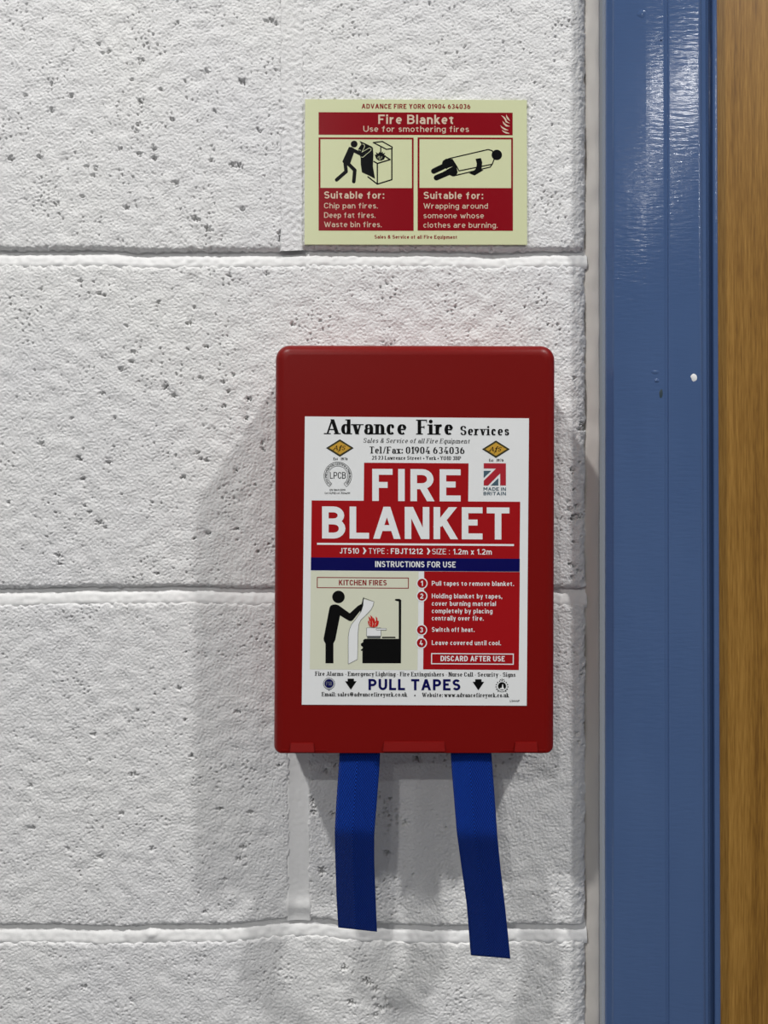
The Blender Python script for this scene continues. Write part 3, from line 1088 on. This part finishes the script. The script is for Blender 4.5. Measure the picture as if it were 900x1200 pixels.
p = Print(e1)
p.rect(426.7, 542.2, 548.6, 592, SX, SY)
p.rect(365.2, 586.4, 608.9, 655.2, SX, SY)
p.rect(497.1, 669.6, 608.0, 785.2, SX, SY)
p.build('red_panel', I_RED, lab)
p = Print(e2)
p.rect(364.4, 653.2, 609.0, 669.9, SX, SY)
p.build('navy_band', I_NAVY, lab)
p = Print(e1)
p.rect(364.3, 669.0, 489.3, 785.2, SX, SY)
p.build('cream_panel', I_CREAM, lab)

p = Print(e2)      # white lettering
p.text('FIRE', 436.2, 539.8, 587.0, 37.6, .205, slope=.006, gap=.17)
p.text('BLANKET', 377.4, 597.0, 631.0, 37.6, .205, slope=.006, gap=.13)
p.rect(371.5, 636.1, 602.3, 639.9, SX, SY)
sl = .007
p.text('JT510', 398, 420.6, 648.7, 6.6, .17, slope=sl)
p.text('TYPE :', 432, 454.5, 648.9, 6.6, .12, slope=sl)
p.text('FBJT1212', 458, 495.5, 649.1, 6.6, .18, slope=sl)
p.text('SIZE :', 506.3, 527, 649.5, 6.6, .12, slope=sl)
p.text('1.2m x 1.2m', 531, 576.3, 649.7, 6.6, .17, slope=sl)
for cx in (425.2, 500.2):
    yb = 648.7 + (cx - 398) * sl
    p.poly([(cx, yb - 7.2), (cx + 1.6, yb - 7.2), (cx + 4.2, yb - 3.4), (cx + 1.6, yb + .4), (cx, yb + .4), (cx + 1.6, yb - 3.4)])
for s_, x1, yb in (('Pull tapes to remove blanket.', 602.3, 686.3), ('Holding blanket by tapes,', 588.5, 701.1), ('cover burning material', 581.2, 709.8),
                   ('completely by placing', 577.1, 718.5), ('centrally over fire.', 566.7, 727.0), ('Switch off heat.', 556, 740.4), ('Leave covered until cool.', 587, 755.8)):
    p.text(s_, 506.0, x1, yb, 5.5, .17, slope=.005)
p.frame(505.3, 765.3, 602.0, 779.0, 1.15, SX, SY)
p.text('DISCARD AFTER USE', 516.3, 591.5, 774.8, 6.3, .2, slope=.005)
for cx, cy in ((494.5, 683.6), (494.3, 698.5), (494.0, 738.2), (493.8, 753.4)):
    p.circle(cx, cy, 6.6)
p.build('white_lettering', I_WHITE, lab)
p = Print(e3)
p.text('INSTRUCTIONS FOR USE', 439.6, 534.0, 664.5, 6.9, .18, slope=.006)
p.build('band_lettering', I_WHITE, lab)
for cx, cy in ((494.5, 683.6), (494.3, 698.5), (494.0, 738.2), (493.8, 753.4)):
    p = Print(e3)
    p.circle(cx, cy, 5.3)
    p.build('number_disc', I_RED, lab)
p = Print(e4)
for ch, cx, cy in (('1', 494.3, 683.6), ('2', 494.2, 698.5), ('3', 493.8, 738.2), ('4', 493.6, 753.4)):
    w_ = 2.6 if ch == '1' else 3.9
    p.text(ch, cx - w_ / 2, cx + w_ / 2, cy + 3.0, 6.0, .2)
p.build('number', I_WHITE, lab)

p = Print(e2)      # black lettering and outlines
p.text('Advance', 381.5, 476.6, 508.7, 17.4, .235, True, .07, slope=.005, gap=.1)
p.text('Fire', 489.5, 531.0, 509.2, 17.4, .235, True, .07, slope=.005, gap=.1)
p.text('Services', 539.4, 596.6, 509.9, 10.8, .22, True, .07, slope=.005, gap=.14)
p.text('Sales & Service of all Fire Equipment', 425.5, 550.5, 518.8, 5.4, .14, True, .06, slope=.006, shear=.22, gap=.22)
p.text('Tel/Fax: 01904 634036', 433, 544.3, 531.2, 7.9, .2, True, .07, slope=.006)
p.text('21-23 Lawrence Street * York * YO10 3BP', 436, 540.3, 538.4, 4.3, .19, True, .08, slope=.006)
p.text('Fire Alarms - Emergency Lighting - Fire Extinguishers - Nurse Call - Security - Signs', 369.6, 604.0, 791.8, 4.9, .19, True, .08, slope=.005)
p.text('Email: sales@advancefireyork.co.uk', 377.3, 477, 815.9, 4.9, .19, True, .08, slope=.004)
p.text('Website: www.advancefireyork.co.uk', 494.9, 596.2, 816.7, 4.9, .19, True, .08, slope=.004)
p.circle(486.2, 815, .9, 10)
p.text('Est', 390.8, 396, 539.3, 3.2, .22, True, .1)
p.text('1976', 399.4, 407.3, 539.3, 3.2, .22, True, .1)
p.text('Est', 573.2, 578.4, 540.9, 3.2, .22, True, .1)
p.text('1976', 582, 590, 540.9, 3.2, .22, True, .1)
for q in (16.2, 11.6):
    p.ring(395.9, 557.6, q - .22, q + .22, -52, 232)
for a in (-52, 232):
    a = math.radians(a)
    p.line([(395.9 + 11.6 * math.cos(a), 557.6 - 11.6 * math.sin(a)), (395.9 + 16.2 * math.cos(a), 557.6 - 16.2 * math.sin(a))], .45, False)
p.text('LOSS PREVENTION CERTIFICATION BOARD', 0, 60.2, 0, 2.5, .17, ring=(395.9, 557.6, 12.7, 228))
p.text('LPCB', 386.6, 405.3, 560.7, 7.6, .105, slope=.006, gap=.12)
p.text('EN 1869:2019', 386.5, 404.7, 575.2, 2.2, .16)
p.text('Cert/LPCB ref. 1526a/01', 380.6, 410, 578.9, 2.2, .16)
p.text('LS644P', 597.7, 608.8, 822.6, 2.4, .17)
p.build('black_lettering', I_BLACK, lab)
for cx, cy in ((411.1, 795.3), (560.6, 796.0)):
    p = Print(e2)
    p.poly([(cx - 3.7, cy), (cx + 3.7, cy), (cx + 3.7, cy + 3), (cx + 6.8, cy + 3), (cx, cy + 13), (cx - 6.8, cy + 3), (cx - 3.7, cy + 3)])
    p.build('pull_arrow', I_BLACK, lab)
p = Print(e2)
p.text('PULL TAPES', 431.8, 539.5, 808.6, 13.0, .225, slope=.004, gap=.17)
p.build('navy_lettering', I_NAVY, lab)
p = Print(e2)
p.circle(385.6, 801.0, 5.0, 26)
p.build('badge_disc', I_NAVY, lab)
p = Print(e1)      # badge rosette behind the navy disc
pts = []
for i in range(48):
    a = 2 * math.pi * i / 48
    r = 7.4 if i % 2 else 6.6
    pts.append((385.6 + r * math.cos(a), 801.2 + r * math.sin(a) * (1.05 if math.sin(a) > .9 else 1)))
p.poly(pts)
p.poly([(382.8, 807), (388.4, 807), (385.5, 809.9)])
p.build('badge', I_GREY, lab)
p = Print(e2 - 0.00002)
p.ring(385.6, 801.1, 5.6, 6.05)
p.build('badge_ring', I_WHITE, lab)
p = Print(e3)
p.text('FSB', 382.4, 388.9, 803.2, 4.4, .13, gap=.12)
p.build('badge_lettering', I_GREY, lab)
# laurel badge
p = Print(e2)
cx, cy = 588.3, 804.6
p.circle(cx, cy - .5, 4.7, 26)
for i in range(13):
    a = math.radians(-60 + 300 * i / 12 + 0)
    a = math.radians(-50 + 280 * i / 12)
    p.circle(cx + 6.9 * math.cos(a), cy - 6.9 * math.sin(a), .75, 8)
for dx in (-1.8, 0, 1.8):
    p.circle(cx + dx, cy - 8.6 + abs(dx) * .25, .65, 8)
p.ring(cx, cy, 5.9, 6.4, 200, 340, 14)
p.build('laurel_badge', I_BLACK, lab)
p = Print(e3)
p.poly([(cx + .5, cy - 3.0), (cx + 1.3, cy - 2.2), (cx + 1.6, cy + .8), (cx + 3.4, cy + 3.4), (cx - 3.4, cy + 3.4), (cx - 1.9, cy + 1.4), (cx - 1.1, cy + 2.2), (cx - .2, cy + .6)])
p.build('laurel_badge_figure', I_WHITE, lab)
# kitchen fires box
p = Print(e2)
p.frame(371.4, 676.2, 479.0, 689.8, 0.95, SX, SY)
p.text('KITCHEN FIRES', 397.2, 453.2, 685.8, 6.3, .19, slope=.005)
p.build('dark_red_lettering', I_DRED, lab)


def K(pts, ox=350, oy=665, s=6.43):
    return [(ox + a / s, oy + b / s) for a, b in pts]


p = Print(e2)      # pictogram
c = K([(300, 222)])[0]
p.circle(c[0], c[1], 7.35)
p.poly(K([(232, 305), (240, 288), (256, 280), (280, 278), (300, 284), (385, 345), (445, 290), (470, 276), (482, 280), (485, 300), (410, 395), (396, 405), (380, 403), (312, 362),
          (276, 545), (262, 572), (262, 722), (202, 722), (202, 574), (190, 552), (188, 535)]))
p.poly(K([(486, 226), (493, 232), (476, 330), (462, 350), (470, 290)]))
p.build('pictogram_person', I_BLACK, lab)
p = Print(e2)
p.poly(K([(486, 548), (497, 538), (754, 538), (754, 256), (735, 252), (726, 248), (726, 240), (735, 237), (762, 237), (773, 247), (771, 722), (480, 722), (480, 628), (470, 628), (468, 620), (480, 612), (484, 600), (470, 590), (468, 575), (486, 562)]))
p.poly(K([(628, 522), (728, 522), (730, 533), (628, 533)]))
p.build('pictogram_stove', I_BLACK, lab)
p = Print(e2)
bl = [(487, 228), (567, 258), (560, 290), (545, 318), (500, 365), (468, 395), (453, 430), (447, 500), (443, 692), (374, 728), (374, 520), (382, 470), (398, 430), (430, 390), (472, 330), (486, 285)]
p.line(K(bl), .5, False, True)
p.build('pictogram_outline', I_BLACK, lab)
p = Print(e3)
p.poly(K([(c[0], c[1]) for c in bl[1:]] + [(490, 240)]))
p.poly(K([(512, 455), (620, 455), (620, 517), (512, 517)]))
p.build('pictogram_blanket', I_WHITE, lab)
p = Print(e4)
p.line(K([(512, 455), (620, 455), (620, 517), (512, 517)]), .45, False, True)
p.poly(K([(515, 517), (618, 517), (616, 534), (517, 534)]))
p.line(K([(590, 465), (656, 465)]), 2.3)
p.line(K(bl), .35, False, True)
p.build('pictogram_pan', plain('ink_grey', (95, 98, 98), .42), lab)
p = Print(e4 - 0.00002)
p.line(K([(590, 465), (656, 465)]), 1.5)
p.build('pictogram_handle', I_WHITE, lab)
p = Print(e4)
p.poly(K([(536, 446), (524, 425), (522, 398), (531, 410), (530, 385), (524, 368), (540, 380), (545, 395), (543, 372), (538, 358), (556, 372), (560, 392), (562, 375), (570, 388), (578, 410), (584, 395), (580, 368), (592, 382), (594, 402), (604, 402), (602, 425), (592, 444), (565, 452)]))
p.build('pictogram_flame', I_FLAME, lab)
p = Print(e4 - 0.00003)
for pts in ([(540, 440), (534, 420), (540, 400)], [(556, 445), (560, 425), (554, 400)], [(575, 442), (578, 425), (586, 412)]):
    p.taper(K(pts), [.2, .5, .1])
p.build('pictogram_flame_lick', I_CREAM, lab)
# diamonds
for cx, cy in ((398.3, 525.0), (581.2, 526.4)):
    p = Print(e2)
    p.poly([(cx - 16.2, cy), (cx, cy - 10.2), (cx + 16.2, cy), (cx, cy + 10.2)])
    p.build('diamond_emblem', I_BLACK, lab)
    p = Print(e2 - 0.00003)
    p.poly([(cx - 14.4, cy), (cx, cy - 9.0), (cx + 14.4, cy), (cx, cy + 9.0)])
    p.build('diamond_border', I_OLIVE, lab)
    p = Print(e3)
    p.poly([(cx - 12.3, cy), (cx, cy - 7.6), (cx + 12.3, cy), (cx, cy + 7.6)])
    p.build('diamond_field', I_GOLD, lab)
    p = Print(e4)
    p.text('A', cx - 7.6, cx - 2.6, cy + 2.4, 5.2, .17, True, .09, shear=.25)
    p.text('f', cx - 2.2, cx + 1.6, cy + 3.2, 6.6, .17, True, .09, shear=.3)
    p.text('S', cx + 1.8, cx + 5.6, cy + 2.4, 5.0, .17, True, .09, shear=.3)
    p.taper([(cx - 9.4, cy + 2.0), (cx - 8.4, cy + 2.8), (cx - 6.6, cy + 1.2), (cx - 4.0, cy - 2.6)], [.3, .6, .5, .3])
    p.taper([(cx - 2.6, cy + 4.4), (cx - 1.6, cy + 4.6), (cx - .6, cy + 2.8)], [.7, .5, .4])
    p.build('diamond_monogram', I_BLACK, lab)


# made in britain mark
def B(pts):
    return [(555 + a / 15, 505 + b / 15) for a, b in pts]


p = Print(e2)
p.poly(B([(178, 568), (568, 570), (568, 958), (468, 958), (468, 745), (255, 958), (178, 958), (178, 875), (395, 660), (178, 660)]))
p.build('arrow_mark', plain('mark_crimson', (176, 24, 42), .42), lab)
p = Print(e2)
p.poly(B([(178, 700), (310, 700), (178, 825)]))
p.poly(B([(435, 828), (435, 958), (302, 958)]))
p.text('MADE IN', 566.6, 592.9, 574.9, 3.9, .21, slope=.006)
p.text('BRITAIN', 566.6, 592.9, 580.2, 3.9, .21, slope=.006)
p.build('mark_lettering', I_SLATE, lab)


# ------------------------------------------------------------------ hanging tapes (parts of the case)
def tape(Lp, Rp, dep, seed):
    """Lp / Rp: edge pixels against rows; dep: depth against rows"""
    ys = np.array([a for a, _, _ in Lp], float)
    rows = np.linspace(ys[0], ys[-1], 130)
    lx = np.interp(rows, ys, [b for _, b, _ in Lp])
    rx = np.interp(rows, ys, [c for _, _, c in Lp])
    for _ in range(12):
        lx[1:-1] = (lx[:-2] + 2 * lx[1:-1] + lx[2:]) / 4
        rx[1:-1] = (rx[:-2] + 2 * rx[1:-1] + rx[2:]) / 4
    dy = np.interp(rows, [a for a, _ in dep], [b for _, b in dep])
    for _ in range(14):
        dy[1:-1] = (dy[:-2] + 2 * dy[1:-1] + dy[2:]) / 4
    nu = 15
    uu = np.linspace(0, 1, nu)
    pts = np.zeros((130, nu, 3))
    vlen = 0
    V = np.zeros(130)
    for i, r in enumerate(rows):
        tilt = Rp * (rows[i] - rows[0]) / (rows[-1] - rows[0])
        for j, u in enumerate(uu):
            yy = dy[i] - 0.0004 * math.sin(math.pi * u)
            pts[i, j] = px(lx[i] + (rx[i] - lx[i]) * u, r + tilt * u, yy)
        if i:
            vlen += float(np.linalg.norm(pts[i, nu // 2] - pts[i - 1, nu // 2]))
        V[i] = vlen
    th = 0.0011
    n0 = 130 * nu
    verts = [tuple(v) for v in pts.reshape(-1, 3)] + [(v[0], v[1] + th, v[2]) for v in pts.reshape(-1, 3)]
    uvs = [(uu[j], V[i]) for i in range(130) for j in range(nu)] * 2
    fs = []
    for i in range(129):
        for j in range(nu - 1):
            a = i * nu + j
            fs.append((a, a + nu, a + nu + 1, a + 1))
            fs.append((n0 + a, n0 + a + 1, n0 + a + nu + 1, n0 + a + nu))
        a = i * nu
        fs.append((a, n0 + a, n0 + a + nu, a + nu))
        a = i * nu + nu - 1
        fs.append((a, a + nu, n0 + a + nu, n0 + a))
    for j in range(nu - 1):
        fs.append((j, j + 1, n0 + j + 1, n0 + j))
        a = 129 * nu + j
        fs.append((a, n0 + a, n0 + a + 1, a + 1))
    me = mesh('pull_tape', verts, fs, M_TAPE, True)
    ul = me.uv_layers.new(name='UVMap')
    li = np.zeros(len(me.loops), dtype=np.int32)
    me.loops.foreach_get('vertex_index', li)
    ul.data.foreach_set('uv', np.array(uvs, dtype=np.float32)[li].reshape(-1))
    return me


tl = tape([(868, 399.0, 446.2), (905, 396.5, 444.3), (940, 394.0, 441.5), (975, 392.2, 438.6), (1010, 393.0, 438.6), (1050, 394.2, 440.3), (1087, 396.3, 441.8)], 5.0,
          [(868, -0.0430), (890, -0.0455), (935, -0.0505), (973, -0.0545), (1005, -0.0490), (1087, -0.0350)], 1)
link('pull_tape', tl, bx, 'blue webbing tape hanging on the left, its end cut square')
tr_ = tape([(868, 527.4, 574.8), (905, 529.6, 577.6), (940, 532.5, 580.3), (975, 535.3, 582.6), (1010, 540.0, 586.0), (1060, 547.0, 592.0), (1119.5, 551.8, 598.2)], 4.0,
           [(868, -0.0430), (890, -0.0455), (935, -0.0510), (977, -0.0555), (1010, -0.0500), (1119, -0.0340)], 2)
link('pull_tape', tr_, bx, 'blue webbing tape hanging on the right, slanting and longer')

# ------------------------------------------------------------------ safety sign
SG = -0.0016
sg = thing('safety_sign', 'cream and maroon fire blanket sign with two pictograms, above the red case', 'sign', (px(487, 0)[0], 0, px(0, 286)[2]))
bpy.context.view_layer.update()
c = [px(357.6, 116.3, SG), px(617.4, 117.3, SG), px(617.7, 286.6, SG), px(356.9, 286.4, SG)]
c2 = [(v[0], -0.0003, v[2]) for v in c]
link('sign_panel', mesh('sign_panel', c + c2, [(3, 2, 1, 0), (4, 5, 6, 7), (0, 1, 5, 4), (1, 2, 6, 5), (2, 3, 7, 6), (3, 0, 4, 7)], S_CREAM), sg)
f1, f2, f3 = SG - 0.00005, SG - 0.0001, SG - 0.00015


def Q(pts, ox=350, oy=105, s=3.214):
    return [(ox + a / s, oy + b / s) for a, b in pts]


p = Print(f1)
p.poly(Q([(75, 85), (806, 87), (806, 172), (75, 170)]))
p.build('header_band', S_RED, sg)
p = Print(f1)
p.text('ADVANCE FIRE YORK 01904 634036', 423.8, 551.2, 127.3, 5.7, .2, slope=.003, gap=.17)
p.build('maroon_lettering', S_RED, sg)
p = Print(f1)
p.text('Sales & Service of all Fire Equipment', 438.8, 536.0, 279.6, 4.2, .2, slope=.003)
p.build('maroon_lettering', S_RED, sg)
for x0, x1 in ((75, 433), (448, 807)):
    p = Print(f1)
    p.poly(Q([(x0, 370), (x1, 371), (x1, 532), (x0, 531)]))
    p.poly(Q([(x0, 180), (x1, 181), (x1, 187.5), (x0, 186.5)]))
    p.poly(Q([(x0, 180), (x0 + 7, 180), (x0 + 7, 372), (x0, 372)]))
    p.poly(Q([(x1 - 6.5, 181), (x1, 181), (x1, 372), (x1 - 6.5, 372)]))
    p.build('caption_panel', S_RED, sg)
p = Print(f2)
p.text('Fire Blanket', 443.3, 532.4, 145.2, 10.9, .19, slope=.003)
p.text('Use for smothering fires', 425.8, 549.6, 154.4, 6.9, .145, slope=.003)
p.text('Suitable for:', 379.8, 450.4, 232.6, 8.3, .185, slope=.003)
p.text('Suitable for:', 496.4, 566.3, 233.0, 8.3, .185, slope=.003)
for s_, x1, yb in (('Chip pan fires.', 442.8, 244.1), ('Deep fat fires.', 440, 255.2), ('Waste bin fires.', 447.3, 266.1)):
    p.text(s_, 379.8, x1, yb, 6.4, .14, slope=.002)
for s_, x1, yb in (('Wrapping around', 571.7, 244.4), ('someone whose', 567.2, 255.7), ('clothes are burning.', 583.2, 266.8)):
    p.text(s_, 496.2, x1, yb, 6.4, .14, slope=.002)


def R3(pts):
    return Q(pts, 485, 110, 6.43)


for pts, ws in (([(697, 156), (700, 172), (710, 188), (724, 203)], [.2, 1.6, 2.0, .3]),
                ([(659, 163), (676, 175), (690, 192), (696, 210), (722, 222)], [.2, 1.5, 2.0, 1.8, .3]),
                ([(668, 204), (680, 224), (698, 240), (722, 245)], [.2, 1.6, 2.2, .3]),
                ([(652, 238), (666, 254), (688, 268), (712, 274)], [.2, 1.5, 2.0, .4]),
                ([(664, 272), (676, 284), (696, 293), (720, 298)], [.2, 1.4, 2.0, .5])):
    p.taper(R3(pts), ws)
p.build('pale_lettering', S_TEXT, sg)


def T(pts):
    return Q(pts, 385, 155, 10)


p = Print(f1)
p.circle(415.0, 168.8, 4.0, 22)
p.poly(T([(240, 170), (262, 178), (312, 200), (250, 378), (180, 372), (162, 342)]))
p.line(T([(262, 192), (300, 215), (398, 265)]), 4.2)
p.line(T([(196, 372), (206, 460), (95, 557)]), 4.2)
p.line(T([(228, 365), (308, 445), (296, 578)]), 4.2)
p.poly(T([(362, 100), (425, 128), (500, 163), (520, 180), (526, 260), (520, 400), (545, 545), (470, 505), (392, 470), (378, 380), (376, 296), (345, 200), (385, 140)]))
p.line(T([(525, 120), (630, 108), (745, 172), (745, 190), (680, 200)]), 1.4, True, True)
p.line(T([(612, 180), (612, 250)]), 1.3)
p.line(T([(742, 190), (742, 555), (572, 608), (462, 522)]), 1.5)
p.line(T([(572, 608), (572, 365), (722, 320), (665, 282)]), 1.5)
p.line(T([(572, 365), (532, 342)]), 1.5)
p.poly(T([(540, 262), (562, 262), (553, 232), (582, 250), (598, 228), (612, 248), (636, 226), (638, 250), (664, 240), (652, 266), (672, 272), (650, 318), (620, 332), (588, 332), (560, 312)]))
p.build('smothering_pictogram', S_BLACK, sg)
p = Print(f1)
c = R3([(625, 460)])[0]
p.circle(c[0], c[1], 6.1, 24)
p.line(R3([(150, 582), (262, 528)]), 6.4)
p.line(R3([(170, 632), (285, 582)]), 6.4)
p.poly(R3([(212, 525), (218, 505), (240, 490), (275, 485), (302, 510), (320, 545), (330, 590), (322, 612), (292, 622), (258, 606), (240, 560)]))
p.line(R3([(262, 488), (560, 419), (590, 428), (606, 455), (606, 490), (590, 530), (340, 580), (322, 545), (288, 492)]), 1.25)
p.line(R3([(300, 618), (576, 551), (594, 524)]), 1.25)
p.poly(R3([(465, 490), (505, 483), (515, 515), (512, 555), (506, 572), (526, 574), (458, 615), (414, 598), (452, 580), (470, 558), (474, 525)]))
p.build('wrapping_pictogram', S_BLACK, sg)
p = Print(f2)
p.line(T([(398, 138), (418, 145), (424, 165), (392, 232), (478, 182), (498, 192), (498, 212), (402, 294), (385, 290)]), .55)
p.line(T([(352, 202), (376, 214)]), .5)
p.build('arm_outline', S_CREAM, sg)
p = Print(f2)
p.taper(R3([(186, 602), (215, 588), (262, 560), (290, 548)]), [.2, .9, .9, .2])
p.taper(R3([(322, 608), (345, 595), (340, 585)]), [.3, 1.2, .2])
p.build('leg_outline', S_CREAM, sg)
p = Print(f2)
for pts in ([(578, 305), (585, 280)], [(600, 310), (598, 278)], [(618, 308), (626, 282)], [(590, 318), (612, 318)]):
    p.line(T(pts), .5, False)
p.build('pan_outline', S_CREAM, sg)
